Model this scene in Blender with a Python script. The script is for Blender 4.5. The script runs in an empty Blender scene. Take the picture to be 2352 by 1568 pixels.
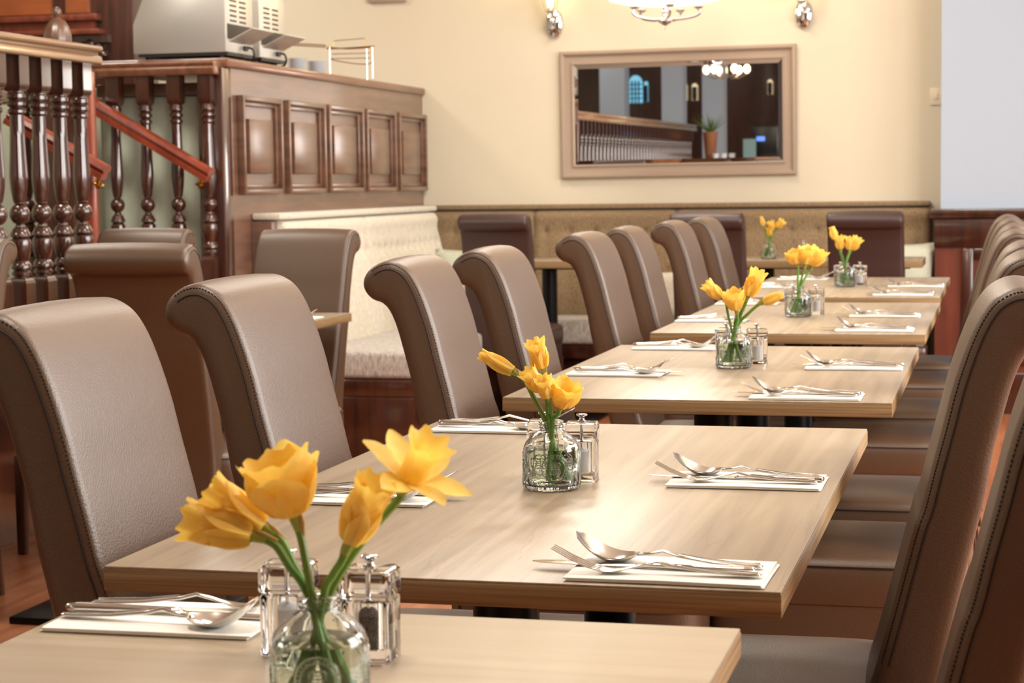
import bpy, bmesh, math, random
from mathutils import Vector, Matrix
from math import sin, cos, pi, sqrt
random.seed(7)
SC = bpy.context.scene
COL = SC.collection

# ---------------------------------------------------------------- camera, world, light, exposure
FPX = 4460.3754; YAW = -.2462; PIT = .081; ROL = -.0123; CH = 1.1303
CF = Vector((sin(YAW)*cos(PIT), cos(YAW)*cos(PIT), -sin(PIT)))
_R = Vector((cos(YAW), -sin(YAW), 0)); _U = _R.cross(CF)
CR = cos(ROL)*_R + sin(ROL)*_U; CU = -sin(ROL)*_R + cos(ROL)*_U
CO = Vector((0, 0, CH))
cd = bpy.data.cameras.new('camera'); cam = bpy.data.objects.new('camera', cd); COL.objects.link(cam)
M = Matrix((CR, CU, -CF)).transposed().to_4x4(); M.translation = CO
cam.matrix_world = M
cd.sensor_width = 36; cd.lens = FPX/2352*36; cd.clip_start = .05; cd.clip_end = 100
cd.dof.use_dof = True; cd.dof.focus_distance = 2.55; cd.dof.aperture_fstop = 15
SC.camera = cam
SC.view_settings.view_transform = 'Standard'; SC.view_settings.look = 'None'
SC.view_settings.gamma = 1; SC.view_settings.use_curve_mapping = False
SC.view_settings.exposure = 0.1
SC.cycles.use_denoising = True
SC.cycles.max_bounces = 10; SC.cycles.transmission_bounces = 10; SC.cycles.transparent_max_bounces = 8
SC.cycles.sample_clamp_indirect = 6
W = bpy.data.worlds.new('world'); SC.world = W; W.use_nodes = True
W.node_tree.nodes['Background'].inputs[0].default_value = (.75, .88, 1, 1)
W.node_tree.nodes['Background'].inputs[1].default_value = 1.0

WALL = 9.9          # back wall
def area(name, loc, size, energy, color, rot=(0, 0, 0), spread=None, parent=None):
    l = bpy.data.lights.new(name, 'AREA'); l.shape = 'RECTANGLE'; l.size, l.size_y = size
    l.energy = energy; l.color = color
    if spread: l.spread = spread
    o = bpy.data.objects.new(name, l); COL.objects.link(o); o.location = loc; o.rotation_euler = rot
    if parent: o.parent = parent
    return o
WARM = (1, .80, .55); NEUT = (1, .93, .82); COOL = (.68, .83, 1); DAY = (1, .97, .93)
# daylight entering at the window openings of the right wall and behind
WIN = [2.7, 4.9, 7.1]
for yy in WIN:
    area('window_daylight', (2.50, yy, 1.75), (1.5, 1.7), 106 if yy < 6 else 62, DAY, (0, pi/2, 0))
# ceiling lamps
LAMPS = [(-.9, 1.8), (-1.2, 4.4), (-1.2, 6.5), (-1.6, 8.4), (1.0, 3.6), (1.0, 6.6), (-3.5, 5.7), (-4.4, 3.0), (-4.5, 8.9), (-4.6, -1.0), (-1.0, -3.0)]  # last two are added to brighten the dark room behind the camera

def at(px, py, Y):
    d = CF + CR*((px-1176)/FPX) - CU*((py-784)/FPX)
    return CO + d*(Y/d.y)

# ---------------------------------------------------------------- materials
MT = {}
def lin(c):
    return tuple(((v/255)/12.92 if v/255 <= .04045 else (((v/255)+.055)/1.055)**2.4) for v in c)
def mat(name, rgb, rough=.5, metal=0, **kw):
    m = bpy.data.materials.new(name); m.use_nodes = True; MT[name] = m
    b = m.node_tree.nodes['Principled BSDF']
    b.inputs['Base Color'].default_value = (*lin(rgb), 1); b.inputs['Roughness'].default_value = rough
    b.inputs['Metallic'].default_value = metal
    for k, v in kw.items(): b.inputs[k.replace('_', ' ')].default_value = v
    return m
def N(m, t, **kw):
    n = m.node_tree.nodes.new(t)
    for k, v in kw.items():
        if hasattr(n, k): setattr(n, k, v)
        else: n.inputs[k.replace('_', ' ')].default_value = v
    return n
def L(m, a, b): m.node_tree.links.new(a, b)
def coords(m, scale=(1, 1, 1), rot=(0, 0, 0)):
    tc = N(m, 'ShaderNodeTexCoord'); mp = N(m, 'ShaderNodeMapping')
    mp.inputs['Scale'].default_value = scale; mp.inputs['Rotation'].default_value = rot
    L(m, tc.outputs['Object'], mp.inputs[0]); return mp.outputs[0]
def add_bump(m, vec, scale, strength, dist=.001, tex='ShaderNodeTexNoise', out=0, detail=2):
    b = m.node_tree.nodes['Principled BSDF']
    n = N(m, tex); n.inputs['Scale'].default_value = scale
    if 'Detail' in n.inputs: n.inputs['Detail'].default_value = detail
    if vec is not None: L(m, vec, n.inputs['Vector'])
    bp = N(m, 'ShaderNodeBump'); bp.inputs['Strength'].default_value = strength; bp.inputs['Distance'].default_value = dist
    L(m, n.outputs[out], bp.inputs['Height'])
    if b.inputs['Normal'].is_linked:
        L(m, b.inputs['Normal'].links[0].from_socket, bp.inputs['Normal'])
    L(m, bp.outputs[0], b.inputs['Normal'])
def color_var(m, vec, scale, c1, c2, detail=4, p0=.35, p1=.65, dist=0, ramp=None):
    b = m.node_tree.nodes['Principled BSDF']
    n = N(m, 'ShaderNodeTexNoise'); n.inputs['Scale'].default_value = scale; n.inputs['Detail'].default_value = detail
    n.inputs['Distortion'].default_value = dist
    L(m, vec, n.inputs['Vector'])
    r = N(m, 'ShaderNodeValToRGB'); r.color_ramp.elements[0].position = p0; r.color_ramp.elements[1].position = p1
    r.color_ramp.elements[0].color = (*lin(c1), 1); r.color_ramp.elements[1].color = (*lin(c2), 1)
    L(m, n.outputs[0], r.inputs[0]); L(m, r.outputs[0], b.inputs['Base Color']); return r
def soft_coat(n, r): MT[n].node_tree.nodes['Principled BSDF'].inputs['Coat Roughness'].default_value = r
def wood(name, c1, c2, stretch=(1, 12, 12), scale=3, rough=.4, grain=None, coat=0, bumps=.15):
    m = mat(name, c1, rough); v = coords(m, stretch)
    color_var(m, v, scale, c1, c2, 6, .3, .7, .6)
    if coat: m.node_tree.nodes['Principled BSDF'].inputs['Coat Weight'].default_value = coat; m.node_tree.nodes['Principled BSDF'].inputs['Coat Roughness'].default_value = .12
    add_bump(m, v, scale*8, bumps, .0006)
    return m
leather = mat('brown_leather', (84, 60, 40), .43, 0, Specular_IOR_Level=.9)
_v = coords(leather)
add_bump(leather, _v, 330, .35, .0006, 'ShaderNodeTexVoronoi'); add_bump(leather, _v, 900, .2, .0004)
leather_dark = mat('dark_brown_leather', (62, 43, 40), .4)
_v = coords(leather_dark); add_bump(leather_dark, _v, 330, .3, .0006, 'ShaderNodeTexVoronoi')
mat('dark_stitch', (28, 18, 14), .6)
wood('leg_wood', (52, 28, 16), (80, 45, 28), (10, 10, 1), 4, .35, coat=.3)
# laminate: grain streaks run along local Y, knots and thin dark cracks
def laminate(name, c1, c2, crack, along='Y'):
    m = mat(name, c1, .36, 0, Specular_IOR_Level=.6); st = (30, 1.2, 30) if along == 'Y' else (1.2, 30, 30)
    v = coords(m, st, (0, 0, .10)); r = color_var(m, v, 1.1, c1, c2, 8, .3, .72, .8)
    v2 = coords(m, (11, .5, 11) if along == 'Y' else (.5, 11, 11), (0, 0, .16))
    w = N(m, 'ShaderNodeTexNoise'); w.inputs['Scale'].default_value = 2.1; w.inputs['Detail'].default_value = 5; w.inputs['Distortion'].default_value = 1.0
    L(m, v2, w.inputs['Vector'])
    cr = N(m, 'ShaderNodeValToRGB'); e = cr.color_ramp.elements
    e[0].position = .492; e[0].color = (0, 0, 0, 1); e[1].position = .5; e[1].color = (.28, .28, .28, 1)
    e2 = e.new(.508); e2.color = (0, 0, 0, 1)
    L(m, w.outputs[0], cr.inputs[0])
    mx = N(m, 'ShaderNodeMix'); mx.data_type = 'RGBA'
    L(m, cr.outputs[0], mx.inputs['Factor']); L(m, r.outputs[0], mx.inputs[6]); mx.inputs[7].default_value = (*lin(crack), 1)
    L(m, mx.outputs[2], m.node_tree.nodes['Principled BSDF'].inputs['Base Color'])
    add_bump(m, v, 9, .25, .0004)
    return m
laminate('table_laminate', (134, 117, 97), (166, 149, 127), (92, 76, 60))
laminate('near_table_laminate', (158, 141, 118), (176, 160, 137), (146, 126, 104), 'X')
m = mat('edge_banding', (140, 112, 80), .5); v = coords(m, (3, 3, 260)); color_var(m, v, 1.5, (118, 92, 58), (160, 131, 92), 5, .3, .7); add_bump(m, v, 4, .2, .0004)
mat('black_metal', (16, 16, 18), .35, .6)
m = mat('floor_boards', (170, 100, 66), .32); v = coords(m, (9, .9, 9)); color_var(m, v, 1.6, (156, 88, 54), (200, 132, 92), 6, .3, .7, .8); add_bump(m, v, 6, .1, .0006)
wood('dark_mahogany', (44, 20, 12), (76, 37, 22), (10, 10, 1), 3, .28, coat=1)
wood('lit_rail_wood', (146, 112, 84), (172, 138, 106), (8, 1, 8), 3, .3, coat=1)  # window light on the near rail is put into this paler colour
wood('walnut_panelling', (88, 60, 46), (122, 86, 66), (1, 1, 9), 3, .38, coat=1)
soft_coat('walnut_panelling', .3)
wood('walnut_rail', (104, 66, 46), (134, 90, 64), (8, 1, 8), 3, .35, coat=.4)
wood('red_mahogany', (110, 42, 25), (142, 62, 38), (8, 8, 1), 2.5, .33, coat=.4)
wood('dado_wood', (82, 32, 17), (120, 54, 30), (10, 10, 1), 2.5, .45, coat=.08)
wood('orange_mahogany', (128, 66, 34), (166, 92, 50), (1, 5, 5), 2, .35, coat=.3)
m = mat('cream_plaster', (216, 206, 184), .85); add_bump(m, coords(m), 60, .05, .001)
m = mat('white_plaster', (176, 189, 206), .85); add_bump(m, coords(m), 60, .05, .001)
mat('ceiling_paint', (222, 214, 198), .9)
def fabric(name, c1, c2, sc=420):
    m = mat(name, c1, .9); v = coords(m, (1, 1, .35)); color_var(m, v, sc*.35, c1, c2, 3, .3, .7)
    m.node_tree.nodes['Principled BSDF'].inputs['Sheen Weight'].default_value = .2
    add_bump(m, coords(m), sc, .5, .0012); return m
fabric('cream_weave', (198, 189, 170), (222, 215, 200))
fabric('brown_weave', (116, 94, 68), (154, 130, 98), 520)
fabric('grey_weave', (150, 142, 136), (204, 198, 190), 260)
fabric('green_cloth', (186, 190, 170), (200, 204, 186))
fabric('sage_leather', (204, 212, 190), (214, 220, 200), 100)
fabric('blue_cloth', (110, 126, 126), (140, 152, 148))
m = mat('paper_napkin', (240, 238, 232), .85); add_bump(m, coords(m), 500, .25, .0006)
mat('polished_steel', (205, 200, 194), .17, 1)
m = mat('brushed_steel', (214, 212, 206), .4, .75); add_bump(m, coords(m, (2, 2, 160)), 3, .15, .0006)
mat('chrome', (220, 220, 222), .07, 1); mat('brass', (205, 158, 84), .2, 1)
mat('mirror_silver', (238, 236, 232), .012, 1)
m = mat('taupe_frame', (168, 148, 130), .45)
def glass(name, col, rough=0, ior=1.45, bump=None):
    m = mat(name, (255, 255, 255), rough); b = m.node_tree.nodes['Principled BSDF']
    b.inputs['Base Color'].default_value = (*col, 1); b.inputs['Transmission Weight'].default_value = 1; b.inputs['IOR'].default_value = ior
    return m
glass('bottle_glass', (.97, 1, .975)); glass('acrylic', (.985, .985, .99), 0, 1.42); glass('water', (.9, .98, .86), 0, 1.33)
m = mat('daffodil_petal', (255, 214, 100), .6); b = m.node_tree.nodes['Principled BSDF']
b.inputs['Subsurface Weight'].default_value = .4; b.inputs['Subsurface Radius'].default_value = (.01, .006, .002); b.inputs['Subsurface Scale'].default_value = .5
v = coords(m, (1, 1, 1)); color_var(m, v, 90, (252, 208, 92), (255, 224, 128), 3, .3, .7); add_bump(m, v, 260, .35, .001)
m = mat('daffodil_trumpet', (240, 172, 48), .55); b = m.node_tree.nodes['Principled BSDF']
b.inputs['Subsurface Weight'].default_value = .4; b.inputs['Subsurface Radius'].default_value = (.01, .005, .002); b.inputs['Subsurface Scale'].default_value = .5
v = coords(m); color_var(m, v, 90, (252, 210, 92), (255, 222, 120), 3, .3, .7); add_bump(m, v, 260, .35, .001)
for _n, _c in (('daffodil_petal', (252, 228, 124)), ('daffodil_trumpet', (252, 218, 104))):
    m = MT[_n]; t = N(m, 'ShaderNodeBsdfTranslucent'); t.inputs[0].default_value = (*lin(_c), 1)
    mx = N(m, 'ShaderNodeMixShader'); mx.inputs[0].default_value = .42
    L(m, m.node_tree.nodes['Principled BSDF'].outputs[0], mx.inputs[1]); L(m, t.outputs[0], mx.inputs[2])
    L(m, mx.outputs[0], m.node_tree.nodes['Material Output'].inputs[0])
mat('green_stem', (84, 136, 44), .45, 0, Subsurface_Weight=.1); mat('pale_green_stem', (150, 158, 62), .5)
mat('papery_sheath', (176, 142, 84), .7)
mat('salt', (238, 240, 242), .9)
m = mat('peppercorns', (62, 46, 38), .8); v = coords(m); color_var(m, v, 700, (26, 18, 14), (112, 90, 74), 1, .4, .6); add_bump(m, v, 600, .8, .002, 'ShaderNodeTexVoronoi')
mat('white_porcelain', (232, 234, 238), .15); mat('black_plastic', (18, 18, 18), .4); mat('dark_slot', (26, 22, 20), .5)
mat('switch_plastic', (226, 214, 190), .4); mat('leaf_green', (92, 120, 48), .6); mat('terracotta', (160, 104, 72), .7)
mat('teal_card', (120, 152, 156), .6); mat('machine_black', (24, 24, 26), .25)
def emis(name, rgb, s):
    m = mat(name, rgb, .5); b = m.node_tree.nodes['Principled BSDF']
    b.inputs['Emission Color'].default_value = (*lin(rgb), 1); b.inputs['Emission Strength'].default_value = s; return m
emis('lamp_glow', (255, 226, 178), 9); emis('shade_glow', (255, 240, 226), 1.6); emis('bulb_glow', (255, 224, 170), 22)
emis('blue_pane', (120, 190, 222), 1.1); emis('amber_pane', (238, 222, 180), .9); emis('screen_blue', (90, 130, 230), 1.4)

# ---------------------------------------------------------------- mesh helpers
def BM(): return bmesh.new()
def box(bm, x0, x1, y0, y1, z0, z1, mt=None):
    vs = [bm.verts.new((x, y, z)) for z in (z0, z1) for y in (y0, y1) for x in (x0, x1)]
    for f in ((0, 2, 3, 1), (4, 5, 7, 6), (0, 1, 5, 4), (2, 6, 7, 3), (0, 4, 6, 2), (1, 3, 7, 5)):
        bm.faces.new([vs[i] for i in f])
    return vs
def rings(bm, rs, closed_ring=True, cap0=True, cap1=True, closed=False):
    R = [[bm.verts.new(p) for p in r] for r in rs]; n = len(rs[0]); fs = []
    rr = range(len(R)) if closed else range(len(R)-1)
    for i in rr:
        a, b = R[i], R[(i+1) % len(R)]
        for j in range(n if closed_ring else n-1):
            k = (j+1) % n
            fs.append(bm.faces.new((a[j], a[k], b[k], b[j])))
    if closed_ring and not closed:
        if cap0: bm.faces.new(R[0][::-1])
        if cap1: bm.faces.new(R[-1])
    return R
def lathe(bm, prof, c=(0, 0, 0), n=32, cap=True, fn=None):
    rs = []
    for r, z in prof:
        ring = []
        for i in range(n):
            a = 2*pi*i/n; q = fn(r, z, a) if fn else r
            ring.append((c[0]+q*cos(a), c[1]+q*sin(a), c[2]+z))
        rs.append(ring)
    return rings(bm, rs, True, cap, cap)
def frame_of(d):
    d = Vector(d).normalized(); a = Vector((0, 0, 1)) if abs(d.z) < .9 else Vector((1, 0, 0))
    x = a.cross(d).normalized(); return x, d.cross(x), d
def tube(bm, pts, r, n=8, cap=True):
    pts = [Vector(p) for p in pts]; rs = []
    rad = r if isinstance(r, (list, tuple)) else [r]*len(pts)
    x = None
    for i, p in enumerate(pts):
        d = (pts[min(i+1, len(pts)-1)]-pts[max(i-1, 0)]).normalized()
        if x is None: x, y, _ = frame_of(d)
        else: x = (x-d*x.dot(d)).normalized(); y = d.cross(x)
        rs.append([p+(x*cos(2*pi*k/n)+y*sin(2*pi*k/n))*rad[i] for k in range(n)])
    rings(bm, rs, True, cap, cap)
def catmull(P, per=6, closed=False):
    P = [Vector(p) for p in P]; out = []; n = len(P)
    for i in range(n if closed else n-1):
        if closed: a, b, c, d = P[i-1], P[i], P[(i+1) % n], P[(i+2) % n]
        else: a, b, c, d = P[max(i-1, 0)], P[i], P[i+1], P[min(i+2, n-1)]
        for k in range(per):
            t = k/per
            out.append(.5*((2*b)+(c-a)*t+(2*a-5*b+4*c-d)*t*t+(3*b-a-3*c+d)*t**3))
    if not closed: out.append(P[-1])
    return out
def xf(bm, mat4): bmesh.ops.transform(bm, matrix=mat4, verts=bm.verts[:])
def obj(name, bm, m, parent=None, smooth=True, bevel=0, seg=2, auto=None, sub=0):
    bmesh.ops.recalc_face_normals(bm, faces=bm.faces[:])
    if bevel:
        ed = [e for e in bm.edges if len(e.link_faces) == 2 and e.calc_face_angle(0) > .6]
        bmesh.ops.bevel(bm, geom=ed, offset=bevel, segments=seg, profile=.5, affect='EDGES', clamp_overlap=True)
    me = bpy.data.meshes.new(name); bm.to_mesh(me); bm.free()
    ms = m if isinstance(m, (list, tuple)) else [m]
    for q in ms: me.materials.append(MT[q] if isinstance(q, str) else q)
    if smooth:
        me.shade_smooth() if hasattr(me, 'shade_smooth') else None
        try: me.set_sharp_from_angle(angle=.7 if auto is None else auto)
        except Exception: pass
    o = bpy.data.objects.new(name, me); COL.objects.link(o)
    if parent is not None: o.parent = parent
    if sub:
        s = o.modifiers.new('sub', 'SUBSURF'); s.levels = s.render_levels = sub
    return o
def thing(name, label, cat, loc=(0, 0, 0), rz=0, group=None):
    o = bpy.data.objects.new(name, None); COL.objects.link(o); o.location = loc; o.rotation_euler = (0, 0, rz)
    o.empty_display_size = .05
    return tag(o, label, cat, group)
def tag(o, label, cat, group=None):
    o['label'] = label; o['category'] = cat
    if group: o['group'] = group
    return o
def dup(root, label, loc=None, rz=None, group=None):
    r = root.copy(); COL.objects.link(r)
    if loc is not None: r.location = loc
    if rz is not None: r.rotation_euler = (0, 0, rz)
    r['label'] = label
    if group: r['group'] = group
    for ch in list(root.children):
        c = ch.copy(); COL.objects.link(c); c.parent = r
        for g in ch.children:
            d = g.copy(); COL.objects.link(d); d.parent = c
    return r
def struct(name, bm, m, parent=None, **kw):
    o = obj(name, bm, m, parent, **kw)
    if parent is None: o['kind'] = 'structure'
    return o
def B(*a):
    bm = BM(); box(bm, *a); return bm

# ---------------------------------------------------------------- room shell
XR = 2.6; XL = -7.0; YF = -5.0; ZC = 3.1
struct('floor', B(XL-.1, XR+.1, YF-.1, WALL+.1, -.05, 0), 'floor_boards', smooth=False)
struct('ceiling', B(XL-.1, XR+.1, YF-.1, WALL+.1, ZC, ZC+.05), 'ceiling_paint', smooth=False)
struct('wall_back', B(XL, XR, WALL, WALL+.1, 0, ZC), 'cream_plaster', smooth=False)
struct('wall_left', B(XL-.1, XL, YF, WALL, 0, ZC), 'cream_plaster', smooth=False)
bm = BM()
ys = [YF]
for yy in WIN:
    box(bm, XR, XR+.1, ys[-1], yy-.75, 0, ZC); box(bm, XR, XR+.1, yy-.75, yy+.75, 0, .9); box(bm, XR, XR+.1, yy-.75, yy+.75, 2.6, ZC); ys.append(yy+.75)
box(bm, XR, XR+.1, ys[-1], WALL, 0, ZC)
struct('wall_right', bm, 'cream_plaster', smooth=False)
for i, yy in enumerate(WIN):
    bm = BM()
    for a in (-.75, -.03, .69): box(bm, XR+.01, XR+.07, yy+a, yy+a+.06, .9, 2.6)
    for z in (.9, 1.7, 2.54): box(bm, XR+.01, XR+.07, yy-.75, yy+.75, z, z+.06)
    struct('window_%d' % (i+1), bm, 'white_plaster', smooth=False)
# front wall, dark panelling with arched lit windows seen in the mirror
struct('wall_front', B(XL, XR, YF-.1, YF, 0, ZC), 'dark_mahogany', smooth=False)
# raised floor to the left behind the balustrades
PZ = .70
struct('platform_floor', B(XL, -3.12, -2.2, 6.28, 0, PZ), 'dark_mahogany', smooth=False)
struct('platform_floor', B(XL, -3.9, 6.30, 7.2, 0, PZ), 'dark_mahogany', smooth=False)
struct('platform_floor', B(XL, -3.6, 7.2, WALL, 0, PZ), 'dark_mahogany', smooth=False)
bm = BM()
for i in range(4): box(bm, -3.9, -3.88+.25*(4-i), 6.302, 7.09, .14*i, .14*(i+1))
tag(obj('staircase', bm, 'red_mahogany', smooth=False), 'short flight of red wood steps rising left between the two balustrades', 'stairs')

# white pier at the right end of the back wall with panelled dado
struct('wall_pier', B(-.275, XR, 9.62, WALL, .98, ZC), 'white_plaster', smooth=False)
wt = thing('dado_panelling', 'dark red wood dado panelling below the white wall at right', 'wall panelling', (0, 9.6, 0))
obj('panel_board', B(-.30, XR, -.02, .28, 0, .94), 'dado_wood', wt, smooth=False)
obj('cap_rail', B(-.325, XR, -.06, .28, .94, .985), 'dark_mahogany', wt, bevel=.008)
obj('top_rail', B(-.305, XR, -.035, 0, .80, .94), 'dark_mahogany', wt, bevel=.003)
obj('skirting', B(-.31, XR, -.045, 0, 0, .2), 'dark_mahogany', wt, bevel=.008)
for k in range(4):
    bm = BM(); x = -.17+k*.66
    for (a, b, c, d) in ((x, x+.05, .24, .795), (x+.5, x+.55, .24, .795), (x+.0505, x+.4995, .745, .795), (x+.0505, x+.4995, .24, .29)):
        box(bm, a, b, -.05, -.02, c, d)
    obj('panel_moulding', bm, 'dark_mahogany', wt, bevel=.006)

# ---------------------------------------------------------------- chair
CW = .322
FRONT = [(.088, .44), (.066, .52), (.045, .60), (.022, .69), (.012, .72), (0, .77), (-.013, .82), (-.028, .88), (-.049, .94), (-.069, .975), (-.090, .991)]
PROF = FRONT + [(-.110, .996), (-.132, .991), (-.150, .978), (-.159, .960), (-.156, .942), (-.142, .927), (-.124, .920), (-.111, .906),
        (-.099, .878), (-.087, .835), (-.075, .787), (-.067, .738), (-.056, .69), (-.035, .60), (-.02, .52), (-.008, .44), (-.002, .30), (.03, .30), (.07, .30), (.092, .34)]
PP = [(p.x, p.y) for p in catmull([(a, b, 0) for a, b in PROF], 4, True)]
def inset(P, d):
    out = []; n = len(P)
    for i in range(n):
        a, b, c = Vector(P[i-1]), Vector(P[i]), Vector(P[(i+1) % n])
        t = (c-a)
        if t.length < 1e-6: t = c-b
        t.normalize(); nn = Vector((t.y, -t.x))      # profile goes up the front then back: interior side
        out.append(b-nn*d*-1 if False else b+nn*d*INS)
    return out
INS = 1
_t = inset(PP, .01); _c = sum((Vector(p) for p in PP), Vector((0, 0)))/len(PP)
# pick the sign for which the middle of the front moves backwards
if _t[5*4].x > PP[5*4][0]: INS = -1
def chair_back(bm, w):
    r = .013; rs = []
    st = [(-w/2+.0, r*1.6), (-w/2+.001, r*.9), (-w/2+.004, r*.38), (-w/2+.009, r*.08), (-w/2+.016, 0), (-w/2+.05, -.0015), (-w/4, -.003), (0, -.004)]
    st = st + [(-a, b) for a, b in st[-2::-1]]
    for v, d in st:
        rs.append([(p.x, v, p.y) for p in inset(PP, d)])
    rings(bm, rs, True, True, True)
def seam_path(side, w, d, out):
    # along the front edge of the side face, d behind the front surface
    k0, k1 = 1*4, 13*4
    I = inset(PP, d)
    return [Vector((I[i].x, side*(w/2+out), I[i].y)) for i in range(k0, k1)]
def make_chair(kind, leather_name, w=CW, seatw=.405):
    c = thing('dining_chair', kind, 'chair')
    bm = BM(); chair_back(bm, w)
    back = obj('backrest', bm, leather_name, c, auto=1.2)
    for s in (-1, 1):
        bm = BM(); tube(bm, seam_path(s, w, .015, -.0004), .0012, 5)
        obj('seam', bm, 'dark_stitch', back)
        bm = BM(); P = seam_path(s, w, .0055, -.0030)
        for i in range(len(P)-1):
            a, b = P[i], P[i+1]; n = max(1, round((b-a).length/.0045))
            for j in range(n):
                q0 = a.lerp(b, (j+.12)/n); q1 = a.lerp(b, (j+.78)/n); tube(bm, [q0, q1], .00065, 4)
        obj('stitching', bm, 'dark_stitch', back)
    # seat pad: crowned box
    bm = BM(); nx, ny = 12, 12; x0, x1 = .03, .455
    def top(i, j):
        a = i/nx*2-1; b = j/ny*2-1
        return .465+.018*(1-a**4)*(1-b**4)
    rs = []
    n = 32
    def sq(z, ins, crown=0):
        out = []
        hx, hy = (x1-x0)/2-ins, seatw/2-ins; rr = .035
        for k in range(n):
            a = 2*pi*(k+.5)/n; ca, sa = cos(a), sin(a); e = .28
            out.append(((x0+x1)/2+hx*math.copysign(abs(ca)**e, ca), hy*math.copysign(abs(sa)**e, sa), z))
        return out
    rs = [sq(.385, .004), sq(.40, 0), sq(.435, 0), sq(.452, .002), sq(.464, .008), sq(.470, .02), sq(.476, .06), sq(.479, .12), sq(.480, .17)]
    rings(bm, rs); obj('seat', bm, leather_name, c, auto=1.2)
    bm = BM(); tube(bm, sq(.4535, .0005)+[sq(.4535, .0005)[0]], .0013, 5); obj('seat_seam', bm, 'dark_stitch', c)
    bm = BM(); rings(bm, [sq(.30, .006), sq(.385, .006)]); obj('seat_skirt', bm, leather_name, c, auto=.9)
    for (lx, ly, dx) in ((.425, .17, .012), (.425, -.17, .012), (.04, .15, -.05), (.04, -.15, -.05)):
        bm = BM(); rs = []
        for t, h in ((0, .019), (.5, .0165), (1, .013)):
            cx = lx+dx*t; z = .31*(1-t)
            rs.append([(cx+h*a, ly+h*b, z) for a, b in ((-1, -1), (1, -1), (1, 1), (-1, 1))])
        rings(bm, rs); obj('leg', bm, 'leg_wood', c, bevel=.003)
    return c
LR = 'brown leather scroll-back chairs along the long row of tables'
ORD = ['nearest table', 'second table', 'third table', 'fourth table', 'farthest table']
left = [(-.968, 2.082, 0.035, 1, 'near'), (-.985, 2.69, .012, 1, 'far'), (-.950, 3.46, .04, 2, 'near'), (-.935, 3.99, .03, 2, 'far'),
        (-.974, 5.137, .0, 3, 'near'), (-.985, 5.79, .03, 3, 'far'), (-.976, 6.587, 0, 4, 'near'), (-.962, 7.218, 0, 4, 'far')]
chair0 = None
for x, y, th, t, w in left:
    lab = 'brown scroll-back chair, left side of the %s, %s seat' % (ORD[t], w)
    if chair0 is None:
        chair0 = make_chair(lab, 'brown_leather'); chair0.location = (x, y, 0); chair0.rotation_euler = (0, 0, th); chair0['group'] = LR
    else: dup(chair0, lab, (x, y, 0), th, LR)
right = [(-.095, .36, -.02, 0, 'near'), (-.012, 2.06, -.02, 1, 'near'), (-.085, 2.62, .03, 1, 'far'), (-.062, 3.60, 0, 2, 'near'), (-.058, 4.20, 0, 2, 'far'),
         (-.066, 5.16, 0, 3, 'near'), (-.066, 5.77, 0, 3, 'far'), (-.07, 6.59, 0, 4, 'near'), (-.08, 7.22, 0, 4, 'far')]
for x, y, th, t, w in right:
    lab = 'brown scroll-back chair, right side of the %s, %s seat' % (ORD[t], w)
    dup(chair0, lab, (x, y, 0), pi+th, LR)
# chairs of the left-hand table, seen from behind and from the front
g2 = 'brown leather chairs around the left-hand tables'
def yx(px, py, Y): return at(px, py, Y).x
dup(chair0, 'brown leather chair seen from behind, in front of the near balustrade', (yx(323, 560, 4.4), 4.45, 0), pi/2+.03, g2)
dup(chair0, 'tan-lit brown leather chair facing the camera in front of the cream banquette', (yx(672, 540, 5.62), 5.62, 0), -pi/2-.12, g2)
dup(chair0, 'leather chair whose top edge shows just above the chair seen from behind', (yx(300, 535, 5.85), 5.85, 0), -pi/2-.05, g2)
dup(chair0, 'leather chair cut off by the left edge of the photo', (yx(-142, 600, 4.85), 4.85, 0), -pi/2-.05, g2)
# dark chairs facing the back banquette
dchair = make_chair('dark brown leather chair with back to the camera under the mirror, leftmost of three', 'dark_brown_leather')
g3 = 'dark brown chairs facing the back banquette'
dchair['group'] = g3; dchair.location = (yx(1146, 492, 8.5), 8.52, 0); dchair.rotation_euler = (0, 0, pi/2)
dup(dchair, 'dark brown leather chair with back to the camera, middle of three by the back banquette', (yx(1630, 490, 8.5), 8.52, 0), pi/2, g3)
dup(dchair, 'dark brown leather chair with back to the camera, rightmost of three, behind the farthest vase', (yx(1990, 487, 8.5), 8.52, 0), pi/2, g3)

# ---------------------------------------------------------------- tables
def table(label, x0, x1, y0, y1, lam, zt=.75, th=.0255, peds=2, group=None):
    cx, cy = (x0+x1)/2, (y0+y1)/2; t = thing('dining_table', label, 'table', (cx, cy, 0), 0, group)
    a, b = (x1-x0)/2, (y1-y0)/2
    top = obj('tabletop', B(-a+.0006, a-.0006, -b+.0006, b-.0006, zt-.003, zt), lam, t, bevel=.0012)
    obj('edge_band', B(-a, a, -b, b, zt-th, zt-.0025), 'edge_banding', t, bevel=.0015)
    for py in ([-.3, .3] if peds == 2 else [0]):
        bm = BM(); lathe(bm, [(.0375, .02), (.0375, zt-th-.012)], (0, py, 0), 32); obj('pedestal_column', bm, 'black_metal', t)
        obj('top_plate', B(-min(.2, a-.06), min(.2, a-.06), py-.05, py+.05, zt-th-.012, zt-th), 'black_metal', t, bevel=.002)
        obj('base_plate', B(-min(.26, a), min(.26, a), py-.19, py+.19, 0, .02), 'black_metal', t, bevel=.005)
    return t
TG = 'light wood laminate tables in the long row'
TB = [(-.814, -.211, .42, 1.63), (-.878, -.193, 1.782, 2.996), (-.861, -.1745, 3.349, 4.475), (-.857, -.1735, 4.845, 6.098), (-.871, -.183, 6.367, 7.68)]
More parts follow.
